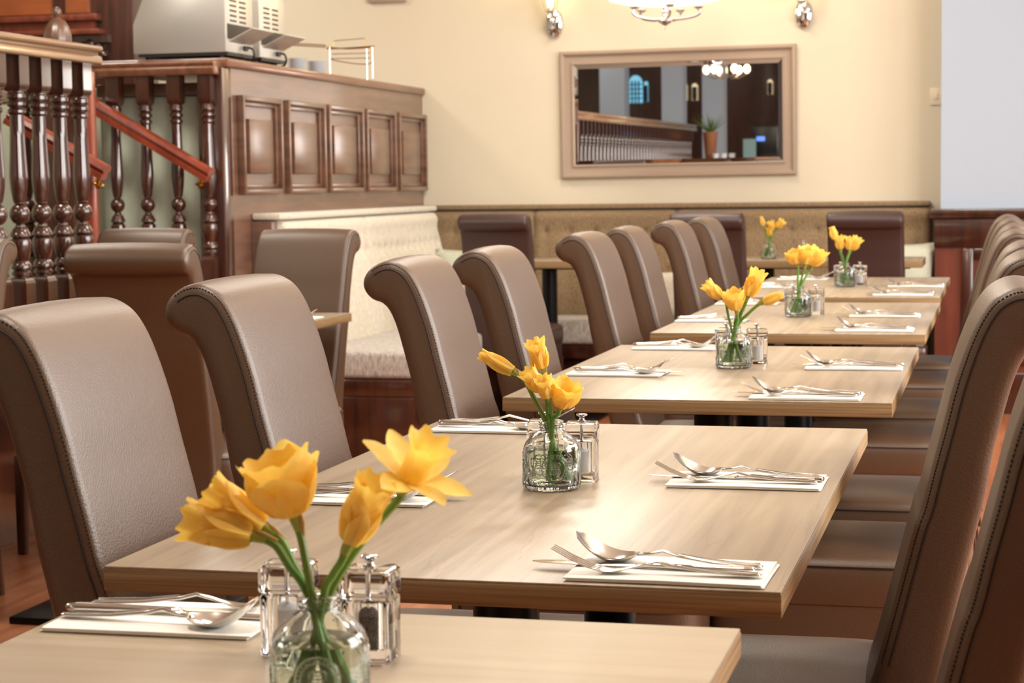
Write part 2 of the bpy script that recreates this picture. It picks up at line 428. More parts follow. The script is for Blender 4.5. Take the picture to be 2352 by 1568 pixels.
TL = ['pale wood table closest to the camera, grain running sideways', 'light wood laminate table, second from the camera, with two place settings at each side',
      'light wood laminate table, third from the camera', 'light wood laminate table, fourth from the camera', 'light wood laminate table, fifth and farthest of the row']
for i, (x0, x1, y0, y1) in enumerate(TB):
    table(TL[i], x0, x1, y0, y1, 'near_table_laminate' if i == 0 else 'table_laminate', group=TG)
table('wood laminate table between the left-hand chairs, only its right corner showing', -2.60, -1.885, 4.50, 5.53, 'table_laminate')
table('small table with a vase of daffodils before the back banquette', -1.50, -.62, 8.93, 9.36, 'table_laminate', zt=.765, th=.035, peds=1)
table('small table at the left end of the back banquette', -2.42, -1.78, 8.93, 9.30, 'table_laminate', zt=.765, th=.035, peds=1)
table('small table end showing beside the right-hand cushion', -.58, -.335, 8.93, 9.36, 'table_laminate', zt=.765, th=.035, peds=1)

# ---------------------------------------------------------------- place settings
def sect(x, z, hw, th, y=0, n=8):
    return [(x, y+hw*cos(2*pi*k/n+.39), z+th*sin(2*pi*k/n+.39)) for k in range(n)]
def handle(bm, x_end=.098, head_x=-.02, arch=.013, wid=.0085):
    S = [(x_end, .0035, .0035, .0008), (x_end-.003, .0035, wid*.75, .0014), (x_end-.012, .0035, wid, .0016), (x_end-.05, .005, wid*.72, .0016),
         (x_end-.085, .009, wid*.42, .0017), (head_x+.018, arch, .003, .0018), (head_x+.006, arch-.003, .0032, .0017)]
    return S
def mk_fork():
    bm = BM(); S = handle(bm)+[(-.028, .0065, .0045, .0014), (-.038, .0040, .0105, .0011), (-.05, .0034, .0122, .0010), (-.057, .0042, .0122, .0010)]
    rings(bm, [sect(x, z, w, t) for x, z, w, t in S])
    for k in range(4):
        y = (k-1.5)*.0066
        T = [(-.055, .0040, .0020, .0010), (-.068, .0072, .0016, .0009), (-.085, .0145, .0014, .0008), (-.104, .0245, .0009, .0006)]
        rings(bm, [sect(x, z, w, t, y*(1 if x > -.09 else .97), 6) for x, z, w, t in T])
    # raised line along the handle rim
    for s in (-1, 1): tube(bm, [(.094, s*.0050, .0053), (.086, s*.0070, .0052), (.048, s*.0052, .0068), (.015, s*.003, .0108)], .0007, 5)
    return bm
def mk_spoon():
    bm = BM(); S = handle(bm)+[(-.030, .0085, .0040, .0015)]
    rings(bm, [sect(x, z, w, t) for x, z, w, t in S])
    n = 14; rs = []
    for i in range(n+1):
        t = i/n; x = -.026-.066*t; w = .0205*sqrt(max(0, 1-(2*t-1)**2))**.9*(1+.12*(1-t)) + .0006
        zc = .0085+.0185*t*t*1.0-.006*sin(pi*t)
        ring = []
        for k in range(9):
            a = -1+2*k/8; ring.append((x, w*a, zc-.0075*sin(pi*min(1, t*1.02))**.7*(1-a*a)+.002))
        for k in range(8, -1, -1):
            a = -1+2*k/8; ring.append((x, w*a, zc-.0075*sin(pi*min(1, t*1.02))**.7*(1-a*a)+.0009))
        rs.append(ring)
    rings(bm, rs)
    for s in (-1, 1): tube(bm, [(.094, s*.0050, .0053), (.086, s*.0070, .0052), (.048, s*.0052, .0068), (.015, s*.003, .0108)], .0007, 5)
    return bm
def mk_knife():
    bm = BM()
    S = [(.112, .0042, .0035, .0022), (.109, .0042, .0072, .0038), (.10, .0042, .0078, .0040), (.06, .0042, .0066, .0036), (.015, .0042, .0050, .0030), (.004, .0042, .0055, .0028), (0, .0030, .0058, .0012)]
    rings(bm, [sect(x, z, w, t) for x, z, w, t in S])
    S = [(.002, .0030, .0060, .0011), (-.03, .0028, .0085, .0009), (-.08, .0026, .0092, .0008), (-.102, .0026, .0068, .0007), (-.112, .0026, .0012, .0005)]
    rings(bm, [sect(x, z, w, t, .0015) for x, z, w, t in S])
    return bm
def mk_napkin():
    bm = BM(); rs = []
    for z, ins, sk in ((.0, .002, 0), (.0012, 0, .001), (.0022, .001, 0), (.0026, .0, -.002), (.0038, .0, -.002), (.0044, .0015, 0)):
        ring = []
        for (a, b) in ((-1, -1), (0, -1), (1, -1), (1, 0), (1, 1), (0, 1), (-1, 1), (-1, 0)):
            ring.append((a*(.095-ins)+sk, b*(.058-ins)+(.001 if a == 0 else 0), z+(.0006 if a*b == 0 and z > .001 else 0)))
        rs.append(ring)
    rings(bm, rs)
    return bm
napkin0 = obj('napkin', mk_napkin(), 'paper_napkin'); fork0 = obj('fork', mk_fork(), 'polished_steel', auto=1.5)
spoon0 = obj('spoon', mk_spoon(), 'polished_steel', auto=1.5); knife0 = obj('knife', mk_knife(), 'polished_steel', auto=1.2)
protos = {'napkin': [napkin0, True], 'fork': [fork0, True], 'spoon': [spoon0, True], 'knife': [knife0, True]}
def piece(kind, label, cat, group, loc, rz, tilt=0):
    p, first = protos[kind]
    o = p if first else p.copy()
    if first: protos[kind][1] = False
    else: COL.objects.link(o)
    o.location = loc; o.rotation_euler = (0, tilt, rz); tag(o, label, cat, group)
    return o
TN = ['nearest table', 'second table', 'third table', 'fourth table', 'farthest table']
SETS = [  # table, side, seat, x, y, rz
 (0, 'left', 'far', -.706, 1.560, pi+.02), (1, 'right', 'near', -.305, 1.848, -.02), (1, 'right', 'far', -.305, 2.43, .0), (1, 'left', 'near', -.752, 2.231, pi+.01),
 (1, 'left', 'far', -.755, 2.905, pi), (2, 'right', 'near', -.325, 3.42, .0), (2, 'right', 'far', -.282, 3.965, .04), (2, 'left', 'near', -.735, 3.785, pi-.03),
 (2, 'left', 'far', -.715, 4.39, pi), (3, 'right', 'near', -.302, 4.965, .0), (3, 'right', 'far', -.306, 5.48, .02), (3, 'left', 'near', -.76, 5.27, pi),
 (3, 'left', 'far', -.755, 6.00, pi), (4, 'right', 'near', -.304, 6.50, .0), (4, 'right', 'far', -.284, 7.01, .02), (4, 'left', 'near', -.79, 6.95, pi),
 (4, 'left', 'far', -.73, 7.50, pi)]
for i, (t, side, seat, x, y, rz) in enumerate(SETS):
    rnd = random.Random(i*3+1)
    where = '%s seat, %s side, %s' % (seat, side, TN[t])
    Mz = Matrix.Rotation(rz, 3, 'Z')
    def P(dx, dy, z): v = Mz @ Vector((dx, dy, 0)); return (x+v.x, y+v.y, .7502+z)
    piece('napkin', 'folded white paper napkin, %s' % where, 'napkin', 'folded napkins on the tables', P(0, 0, 0), rz)
    j = lambda s: rnd.uniform(-s, s)
    if side == 'right': fy, ky, sy = -.032, -.006, .020
    else: fy, ky, sy = -.034, -.004, .028
    if i == 1: dxs = (-.006, -.018, -.008)
    elif t == 1 and side == 'right': dxs = (-.006, -.004, -.004)
    else: dxs = (j(.006)-.004, j(.01)-.006, j(.006)-.004)
    piece('fork', 'steel fork resting on the napkin at the %s' % where, 'fork', 'steel forks on the napkins', P(dxs[0]-.002, fy, .0046), rz+.05+j(.03))
    piece('knife', 'steel table knife resting on the napkin at the %s' % where, 'knife', 'steel knives on the napkins', P(dxs[1]-.012, ky, .0046), rz+j(.03)-.02)
    piece('spoon', 'steel dessert spoon resting on the napkin at the %s' % where, 'spoon', 'steel spoons on the napkins', P(dxs[2]-.004, sy, .0046), rz+j(.03)-.08)
# side table setting
piece('napkin', 'white napkin on the corner of the left-hand table', 'napkin', 'folded napkins on the tables', (-1.99, 5.25, .7502), pi)
piece('fork', 'fork on the napkin of the left-hand table', 'fork', 'steel forks on the napkins', (-1.99, 5.22, .7546), pi+.04)

# ---------------------------------------------------------------- salt and pepper mills
def rbox_rings(h, z0, z1, bev=.003, n=24):
    def rr(z, hh):
        out = []
        for k in range(n):
            a = 2*pi*(k+.5)/n; ca, sa = cos(a), sin(a); e = .18
            out.append((hh*math.copysign(abs(ca)**e, ca), hh*math.copysign(abs(sa)**e, sa), z))
        return out
    return [rr(z0, h-bev), rr(z0+bev*.4, h-bev*.3), rr(z0+bev, h), rr(z1-bev, h), rr(z1-bev*.4, h-bev*.3), rr(z1, h-bev)]
def mill(label, fill, group):
    c = thing('pepper_mill' if fill == 'peppercorns' else 'salt_mill', label, 'mill', group=group)
    bm = BM(); rings(bm, rbox_rings(.0215, 0, .060, .002)); lathe(bm, [(.0135, .058), (.0135, .014), (.0125, .012)], n=24)
    bod = obj('acrylic_body', bm, 'acrylic', c, auto=.5)
    # turn the cavity inside out so that it reads as hollow
    me = bod.data
    flip = [p.index for p in me.polygons if all((Vector(me.vertices[i].co).xy.length < .0140 and .011 < me.vertices[i].co.z < .0585) for i in p.vertices)]
    b2 = bmesh.new(); b2.from_mesh(me); b2.faces.ensure_lookup_table(); bmesh.ops.reverse_faces(b2, faces=[b2.faces[i] for i in flip]); b2.to_mesh(me); b2.free()
    bm = BM(); lathe(bm, [(.0130, .0130), (.0130, .044), (.002, .046)], n=24); obj('salt_fill' if fill == 'salt' else 'pepper_fill', bm, fill, c, auto=.6)
    bm = BM(); rings(bm, rbox_rings(.0222, .0615, .0885, .003)); obj('acrylic_head', bm, 'acrylic', c, auto=.5)
    bm = BM(); lathe(bm, [(.0022, .046), (.0022, .0602), (.011, .0602), (.011, .0613), (.0022, .0613), (.0022, .0887), (.0065, .0887), (.0068, .090), (.0042, .0915), (.0032, .094), (.0042, .0965), (.0074, .0985), (.0078, .1002), (.0066, .1012), (.002, .1015)], n=24)
    obj('metal_knob', bm, 'chrome', c)
    return c
mg = 'clear acrylic salt and pepper mills'
salt0 = mill('clear acrylic salt mill with white salt, right behind the vase on the second table', 'salt', mg)
pep0 = mill('clear acrylic pepper mill, right behind the vase on the nearest table', 'peppercorns', mg)
salt0.scale = pep0.scale = (.95, .95, .84)
salt0.location = (yx(1337, 1030, 2.425), 2.425, .7502); pep0.location = (yx(851, 1400, 1.465), 1.465, .7502)
salt0.rotation_euler[2] = .12; pep0.rotation_euler[2] = .05
VT = [(yx(733, 1450, 1.313), 1.313), (yx(1267, 1050, 2.345), 2.345), (yx(1685, 800, 3.945), 3.945), (yx(1834, 690, 5.46), 5.46), (yx(1941, 640, 7.0), 7.0)]
dup(salt0, 'clear acrylic mill at left behind the vase on the nearest table', (yx(665, 1400, 1.475), 1.475, .7502), .1, mg)
dup(pep0, 'clear acrylic mill at left behind the vase on the second table', (yx(1250, 1030, 2.435), 2.435, .7502), .15, mg)
for i, nm in ((2, 'third'), (3, 'fourth'), (4, 'farthest')):
    vx, vy = VT[i]
    dup(salt0, 'clear acrylic mill at right behind the vase on the %s table' % nm, (vx+.031+.004*i, vy+.075, .7502), .1*i, mg)
    dup(pep0, 'clear acrylic mill at left behind the vase on the %s table' % nm, (vx-.030+.002*i, vy+.085, .7502), -.05*i, mg)
dup(salt0, 'small clear mill beside the vase on the small table at the back banquette', (yx(1845, 580, 9.15), 9.15, .7652), 0, mg)

# ---------------------------------------------------------------- vases
def vase_shell():
    bm = BM(); n = 96
    def f(r, z, a):
        if z < .024 and r > .02:
            k = min(1, max(0, (.024-z)/.006)); return r+.0012*k*abs(sin(a*11))-.0004*k
        return r
    outer = [(.030, 0), (.0345, .0015), (.0362, .005), (.0362, .012), (.0360, .018), (.0358, .022), (.0358, .026), (.0358, .040), (.0356, .050), (.0345, .056), (.0320, .063), (.0270, .071),
             (.0205, .078), (.0155, .0825), (.0138, .0845), (.0138, .0862), (.0155, .0868), (.0155, .0880), (.0140, .0888), (.0140, .0905), (.0156, .0912), (.0156, .0925), (.0142, .0935), (.0142, .0955), (.0158, .0965), (.0158, .0985), (.0146, .0998)]
    inner = [(.0125, .0990), (.0122, .0860), (.0135, .0815), (.0185, .0765), (.0250, .0695), (.0302, .0612), (.0325, .0545), (.0334, .048), (.0336, .026), (.0334, .012), (.0318, .0075), (.028, .006)]
    rs = []; zz = lambda z: z if z < .05 else .05+(z-.05)*.713
    for r, z in [(r, zz(z)) for r, z in outer+inner]:
        rs.append([(f(r, z, 2*pi*i/n)*cos(2*pi*i/n), f(r, z, 2*pi*i/n)*sin(2*pi*i/n), z) for i in range(n)])
    rings(bm, rs)
    return bm
def on_cyl(u, v, a0, r=.0360): a = a0+u/r; return Vector((r*cos(a), r*sin(a), v))
def medallion(bm, a0, zc=.0300):
    for R, t in ((.0168, .0009), (.0128, .0006)):
        tube(bm, [on_cyl(R*cos(q*pi/20), zc+R*sin(q*pi/20), a0) for q in range(41)], t, 5, False)
    for q in range(26):
        a = q*2*pi/26; p = on_cyl(.0148*cos(a), zc+.0148*sin(a), a0)
        bmesh.ops.create_icosphere(bm, subdivisions=1, radius=.0009, matrix=Matrix.Translation(p))
    rnd = random.Random(4)
    for row in range(6):                       # raised crest: crown, leaves and scrolls
        z = zc-.0072+row*.0028; wd = (.0045, .006, .0065, .005, .0062, .0045)[row]
        tube(bm, [on_cyl(-wd+2*wd*q/10, z+.0008*sin(q*2.4+row), a0) for q in range(11)], .0007, 5)
    for s in (-1, 1):
        tube(bm, [on_cyl(s*(.0055+.0012*sin(q*1.1)), zc-.008+.0017*q, a0) for q in range(10)], .0006, 5)
def water_mesh():
    bm = BM(); lathe(bm, [(.0279, .0061), (.0317, .0076), (.0333, .012), (.0335, .026), (.0333, .048), (.0328, .0500), (.0324, .0515)], n=64)
    return bm
vg = 'clear pressed glass bottle vases of daffodils'
vase0 = None
def petal(bm, L_, W_, base, axis, side, up, spread, curl, rnd, tip=.25):
    # petal leaves base along axis, opening by angle spread towards 'side'
    n, k = 9, 6; rs = []; ax = axis; 
    th = spread; p = Vector(base); pts = []
    for i in range(n+1):
        t = i/n; d = ax*cos(th+curl*t)+side*sin(th+curl*t)
        if i: p = p+d*(L_/n)
        nrm = ax*-sin(th+curl*t)+side*cos(th+curl*t)
        pts.append((p.copy(), nrm, t))
    tg = axis.cross(side).normalized()
    for p, nrm, t in pts:
        w = W_*.5*(.52+.85*sin(pi*min(1, t*.78+.13))**1.0)*(1-(t**6)*.80)
        row = []
        for j in range(k+1):
            a = -1+2*j/k
            row.append(p+tg*w*a+nrm*(-.22*w*(a*a)) + nrm*rnd.uniform(-.0006, .0006)*t)
        rs.append(row)
    top = rs; V = [[bm.verts.new(q) for q in r] for r in top]
    for i in range(n):
        for j in range(k): bm.faces.new((V[i][j], V[i][j+1], V[i+1][j+1], V[i+1][j]))
def trumpet(bm, base, ax, x, y, L_, r0, r1, flare, frill, lobes, rnd, n=40):
    rs = []; m_ = 10
    ph = rnd.uniform(0, 6)
    for i in range(m_+1):
        t = i/m_; r = r0+(r1-r0)*t**.8+flare*max(0, t-.72)**1.6*8
        ring = []
        for k in range(n):
            a = 2*pi*k/n; fr = frill*t**3*(sin(lobes*a+ph)+.6*sin(2.3*lobes*a+1+ph))
            q = r*(1+.05*sin(6*a+ph)*t)+fr*.6
            ring.append(Vector(base)+ax*(L_*t+fr)+(x*cos(a)+y*sin(a))*q)
        rs.append(ring)
    V = [[bm.verts.new(q) for q in r] for r in rs]
    for i in range(m_):
        for k in range(n): bm.faces.new((V[i][k], V[i][(k+1) % n], V[i+1][(k+1) % n], V[i+1][k]))
def flower(parent, kind, base, tip, neck, foot, s, rnd, face=None):
    """base: where head meets the stem; tip: far end of the head; neck and foot: points on the stem"""
    ax = (tip-base).normalized(); Lh = (tip-base).length; x, y, _ = frame_of(ax)
    ov = .15*Lh
    st = tube
    bm = BM()
    dn = (base-neck).normalized(); ln = (base-neck).length; mid = neck.lerp(base, .5)+(Vector((0, 0, 1))-dn*dn.z)*ln*.06
    P = catmull([foot, neck, mid, base-(ax*.5+dn*.5)*min(.010, ln*.2), base], 6)
    tube(bm, P, [.0032*min(1, s)]*len(P), 8); stem = obj('stem', bm, 'green_stem', parent)
    # papery sheath and green base of the flower
    bm = BM(); Q = [base-ax*.006, base-ax*.001, base+ax*ov*.5, base+ax*ov, base+ax*ov*1.7, base+ax*ov*2.1]
    tube(bm, Q, [.0022*s, .0029*s, .0034*s, .0040*s, .0056*s, .0062*s], 10); obj('flower_base', bm, 'pale_green_stem', parent)
    bm = BM(); Q = [base-ax*.008+y*.001, base+ax*ov*.4+y*.0034*s, base+ax*ov*1.3+y*.0048*s]
    tube(bm, Q, [.0016*s, .0022*s, .0006*s], 6); obj('papery_sheath', bm, 'papery_sheath', parent)
    b0 = base+ax*ov*1.2; Lp = Lh-ov*1.2
    if kind == 'bud':
        bm = BM(); trumpet(bm, b0, ax, x, y, Lp, .0045*s, .0072*s, -.0005, .0012, 5, rnd); obj('trumpet', bm, 'daffodil_trumpet', parent, auto=3, sub=1)
        bm = BM()
        for k in range(6):
            a = k*pi/3+.3; sd = x*cos(a)+y*sin(a); petal(bm, Lp*.96, .0135*s, b0+sd*.0052*s, ax, sd, None, .10, -.14, rnd)
        obj('petals', bm, 'daffodil_petal', parent, auto=3, sub=1)
    elif kind == 'cup':
        bm = BM(); trumpet(bm, b0, ax, x, y, Lp,   .0062*s, .0150*s, .0014*s, .0021*s, 8, rnd, 56); obj('trumpet', bm, 'daffodil_trumpet', parent, auto=3, sub=1)
        bm = BM()
        for k in range(6):
            a = k*pi/3+.2; sd = x*cos(a)+y*sin(a); petal(bm, Lp*(.86 if k % 2 else .76), .0205*s, b0+sd*.0058*s, ax, sd, None, .25, -.05, rnd)
        obj('petals', bm, 'daffodil_petal', parent, auto=3, sub=1)
    elif kind == 'wide':
        bm = BM(); trumpet(bm, b0, ax, x, y, Lp*.84, .009*s, .0190*s, .0025*s, .0018*s, 9, rnd, 56); obj('trumpet', bm, 'daffodil_trumpet', parent, auto=3, sub=1)
        bm = BM()
        for k in range(6):
            a = k*pi/3+.1; sd = x*cos(a)+y*sin(a); petal(bm, Lp*(1.02 if k % 2 else .84), .027*s, b0+sd*.007*s, ax, sd, None, .52, -.22 if k % 2 else .10, rnd)
        obj('petals', bm, 'daffodil_petal', parent, auto=3, sub=1)
    else:
        bm = BM(); trumpet(bm, b0, ax, x, y, Lp, .0080*s, .0105*s, .0045*s, .0024*s, 7, rnd); obj('trumpet', bm, 'daffodil_trumpet', parent, auto=3, sub=1)
        bm = BM()
        for k in range(6):
            a = k*pi/3+.25; sd = x*cos(a)+y*sin(a); petal(bm, .036*s, .0155*s, b0+sd*.005*s+ax*.003, ax, sd, None, 1.15+.15*(k % 2), .10, rnd)
        obj('petals', bm, 'daffodil_petal', parent, auto=3, sub=1)
def vase(i, label, x, y, rz, fl, z=.7502, s=1):
    global vase0
    if vase0 is None:
        v = thing('glass_vase', label, 'vase', (x, y, z), rz, vg)
        obj('glass_bottle', vase_shell(), 'bottle_glass', v, auto=1.0)
        for k in range(4):
            bm = BM(); medallion(bm, k*pi/2); obj('embossed_medallion', bm, 'bottle_glass', v, auto=1.5)
        obj('water', water_mesh(), 'water', v, auto=.8); vase0 = v
    else: v = dup(vase0, label, (x, y, z), rz, vg)
    return v
ONN = ['nearest', 'second', 'third', 'fourth', 'farthest']
FL = [
 [('cup', (612, 1240), (438, 1186), 1, 0), ('cup', (632, 1228), (492, 1118), .95, .012), ('wide', (685, 1212), (636, 1022), 1.2, 0), ('open', (926, 1128), (1000, 1012), 1.15, .03), ('cup', (792, 1272), (876, 1100), .95, 0)],
 [('bud', (1194, 862), (1104, 812), 1.05, 0), ('cup', (1250, 856), (1233, 782), .85, .01), ('cup', (1252, 905), (1214, 848), .8, .0), ('cup', (1262, 922), (1252, 866), .72, -.02), ('wide', (1284, 945), (1312, 872), .9, 0)],
 [('cup', (1663, 690), (1623, 650), .9, 0), ('wide', (1692, 722), (1685, 660), .95, -.01), ('cup', (1715, 690), (1745, 622), 1.15, 0), ('bud', (1712, 692), (1722, 640), 1, .02), ('bud', (1745, 698), (1796, 676), 1.15, 0)],
 [('wide', (1832, 612), (1820, 572), 1.1, 0), ('wide', (1848, 614), (1858, 563), 1.2, .0), ('wide', (1862, 618), (1886, 568), 1.15, .015)],
 [('bud', (1920, 555), (1910, 521), 1.6, 0), ('cup', (1931, 577), (1928, 543), 1.25, 0), ('cup', (1950, 578), (1952, 545), 1.1, 0), ('cup', (1954, 577), (1972, 547), 1.3, .01)]]
names = []
VV = VT+[(yx(1765, 585, 9.1), 9.1)]
FL.append([('bud', (1756, 524), (1748, 497), 1.2, 0), ('cup', (1768, 545), (1768, 524), 1.1, 0), ('cup', (1776, 530), (1770, 509), 1.2, 0), ('cup', (1783, 525), (1798, 507), 1.3, 0)])
for i, (vx, vy) in enumerate(VV):
    z = .7502 if i < 5 else .7652
    where = ('on the %s table' % ONN[i]) if i < 5 else 'on the small table before the back banquette'
    v = vase(i, 'embossed glass bottle vase of yellow daffodils %s' % where, vx, vy, (-1.28 if i != 1 else -1.22)+i*.35*(i > 1), None, z)
    rnd = random.Random(i+11)
    nf = len(FL[i]); kinds = {'bud': 'closed bud', 'cup': 'half open head', 'wide': 'wide frilled head', 'open': 'fully open star-shaped head'}
    order = sorted(range(nf), key=lambda k: FL[i][k][2][0])
    for k, (kind, b, t, s, dy) in enumerate(FL[i]):
        base = at(*b, vy+dy); tip = at(*t, vy+dy)
        tip = base+(tip-base)+Vector((0, -.012 if kind in ('cup', 'wide', 'open') else 0, 0))
        c0 = Vector((vx, vy, 0)); dirx = (base.x-vx); a = math.atan2(0, 1)
        off = max(-.0075, min(.0075, dirx*.25))
        neck = Vector((vx+off, vy+rnd.uniform(-.005, .005), z+.084))
        foot = Vector((vx-off*2.0+rnd.uniform(-.004, .004), vy+rnd.uniform(-.012, .012), z+.011))
        pos = order.index(k)
        pn = ['leftmost', 'second from left', 'third from left', 'fourth from left', 'fifth from left'][pos] if pos < nf-1 else 'rightmost'
        f = thing('daffodil', 'daffodil, %s, %s in vase %s' % (kinds[kind], pn, where.replace(' before the back banquette', ' at the back')), 'flower', foot, 0, 'yellow daffodils in the vases')
        flower(f, kind, base-foot, tip-foot, neck-foot, Vector((0, 0, 0)), s, rnd)

# ---------------------------------------------------------------- wood partition with counter top
PX = -2.96
pt = thing('panelled_partition', 'dark wood partition with five framed panels behind the cream banquette', 'partition', (PX, 7.2, 0))
obj('partition_board', B(-.09, 0, 0, WALL-7.2, 0, 1.60), 'walnut_panelling', pt, smooth=False)
obj('counter_top', B(-.62, .018, -.015, WALL-7.2, 1.60, 1.638), 'walnut_rail', pt, bevel=.01)
obj('corner_post', B(-.10, .004, -.05, .05, 0, 1.60), 'dark_mahogany', pt, bevel=.006)
obj('end_board', B(0, .09, .235, .298, 0, .99), 'walnut_panelling', pt, bevel=.004)
PR = [(7.31, 7.755), (7.825, 8.298), (8.346, 8.84), (8.887, 9.352), (9.405, 9.885)]
for a, b in PR:
    a -= 7.2; b -= 7.2
    bm = BM()
    for (y0, y1, z0, z1) in ((a, a+.022, 1.10, 1.497), (b-.022, b, 1.10, 1.497), (a+.022, b-.022, 1.475, 1.497), (a+.022, b-.022, 1.10, 1.122)):
        box(bm, .0, .030, y0, y1, z0, z1)
    for (y0, y1, z0, z1) in ((a+.022, a+.042, 1.122, 1.475), (b-.042, b-.022, 1.122, 1.475), (a+.042, b-.042, 1.455, 1.475), (a+.042, b-.042, 1.122, 1.142)):
        box(bm, .0, .014, y0, y1, z0, z1)
    fr = obj('panel_frame', bm, 'walnut_panelling', pt, bevel=.004)
    obj('raised_field', B(.0, .020, a+.085, b-.10, 1.185, 1.405), 'walnut_panelling', fr, bevel=.002)

# ---------------------------------------------------------------- banquettes
def tufted(name, parent, length, mat_, z0=.44, z1=1.0, sections=None, d_bot=.20, d_top=.10, btn=.835, step=.095, folds=.008, ns=160):
    """backrest along local +X, front facing local -Y"""
    bm = BM(); nt = 34; rs = []
    secs = sections or [0, length]
    for i in range(ns+1):
        s = length*i/ns
        a = max(q for q in secs if q <= s+1e-9) if s < length else secs[-2]; b = min([q for q in secs if q > a+1e-9])
        e = min(s-a, b-s); groove = .022*math.exp(-(e/.012)**1.2)
        ring = []
        for j in range(nt+1):
            t = j/nt; z = z0+(z1-z0)*t
            dep = d_bot+(d_top-d_bot)*t+.025*sin(pi*min(1, t*1.0))**.8+.02*math.exp(-((t-.93)/.06)**2)-.05*max(0, (t-.965)/.035)**2
            k = (s-a)/step-.5; db = abs(k-round(k))*step
            ok = a+step*.4 < s < b-step*.3
            if ok:
                dep -= .020*math.exp(-((db/.014)**2+((z-btn)/.016)**2))
                dep -= .008*math.exp(-((z-btn)/.022)**2)
                if z < btn: dep += folds*(cos(2*pi*k)*-1*-1*-1)*min(1, (btn-z)/.05)
                else: dep += folds*.5*(-cos(2*pi*k))*math.exp(-(z-btn)/.03)
            ring.append((s, -(dep-groove), z))
        ring.append((s, 0, z1)); ring.append((s, 0, z0))
        rs.append(ring)
    rings(bm, rs)
    return obj(name, bm, mat_, parent, auto=1.0)
def cushion_seat(name, parent, L_, D, z0, z1, m, x0=0, r=.02):
    return obj(name, B(x0, x0+L_, -D, 0, z0, z1), m, parent, bevel=r, seg=4)
# cream banquette against the partition: local X runs away from camera
cb = thing('cream_banquette', 'cream button-tufted banquette along the panelled partition', 'bench', (PX+.001, 7.50, 0), pi/2)
tufted('backrest', cb, 2.22, 'cream_weave', sections=[0, 1.05, 2.22])
bm = BM(); box(bm, -.06, 2.22, -.125, 0, .995, 1.022); obj('top_band', bm, 'cream_weave', cb, bevel=.01)
for a, l in ((0, 1.05), (1.055, .62)): obj('seat_cushion', B(a, a+l, -.68, -.16, .345, .455), 'grey_weave', cb, bevel=.02, seg=4)
obj('wood_base', B(0, 1.66, -.66, -.02, 0, .27), 'dark_mahogany', cb, bevel=.005)
obj('seat_rail', B(0, 1.66, -.675, -.02, .27, .343), 'dark_mahogany', cb, bevel=.01)
bb = thing('brown_banquette', 'long brown woven banquette against the back wall below the mirror', 'bench', (-2.955, WALL-.001, 0))
LB = 2.625
tufted('backrest', bb, LB, 'brown_weave', sections=[0, .62, 1.36, LB], step=.13, btn=.88, folds=.004, z1=1.0, d_bot=.17, ns=220)
obj('top_band', B(0, LB, -.12, 0, .998, 1.022), 'brown_weave', bb, bevel=.008)
for a, l in ((.0, .6), (.605, .6), (1.21, .6), (1.815, LB-1.82)): obj('seat_cushion', B(a, a+l, -.66, -.14, .345, .455), 'grey_weave', bb, bevel=.02, seg=4)
obj('wood_base', B(0, LB, -.60, -.02, 0, .27), 'dark_mahogany', bb, bevel=.005)
obj('seat_rail', B(0, LB, -.64, -.02, .27, .343), 'dark_mahogany', bb, bevel=.01)
# loose cushions
def pillow(label, loc, w, h, m, rz=0, tilt=.25):
    bm = BM(); n = 14; 
    for sgn in (1, -1):
        V = []
        for i in range(n+1):
            V.append([])
            for j in range(n+1):
                a, b = -1+2*i/n, -1+2*j/n
                th = .055*((1-a**4)*(1-b**4))**.6
                px = a*w/2*(1-.07*(1-b*b)*abs(a)); pz = b*h/2*(1-.07*(1-a*a)*abs(b))
                V[-1].append(bm.verts.new((px, sgn*th, pz+h/2)))
        for i in range(n):
            for j in range(n): bm.faces.new((V[i][j], V[i+1][j], V[i+1][j+1], V[i][j+1]))
    bmesh.ops.remove_doubles(bm, verts=bm.verts[:], dist=.0005)
    xf(bm, Matrix.Rotation(-tilt, 4, 'X'))
    o = obj('cushion', bm, m, None, auto=1.5); o.location = loc; o.rotation_euler[2] = rz
    return tag(o, label, 'cushion', 'loose cushions on the banquettes')
pillow('pale green cushion in the corner where the two banquettes meet', (-2.585, 9.55, .455), .40, .36, 'green_cloth', .35)
pillow('pale green cushion at the right end of the back banquette', (-.50, 9.57, .455), .38, .38, 'green_cloth', -.15)
pillow('small white cushion on the back banquette, glimpsed between two row chairs', (-1.66, 9.50, .455), .34, .24, 'cream_weave', .1)

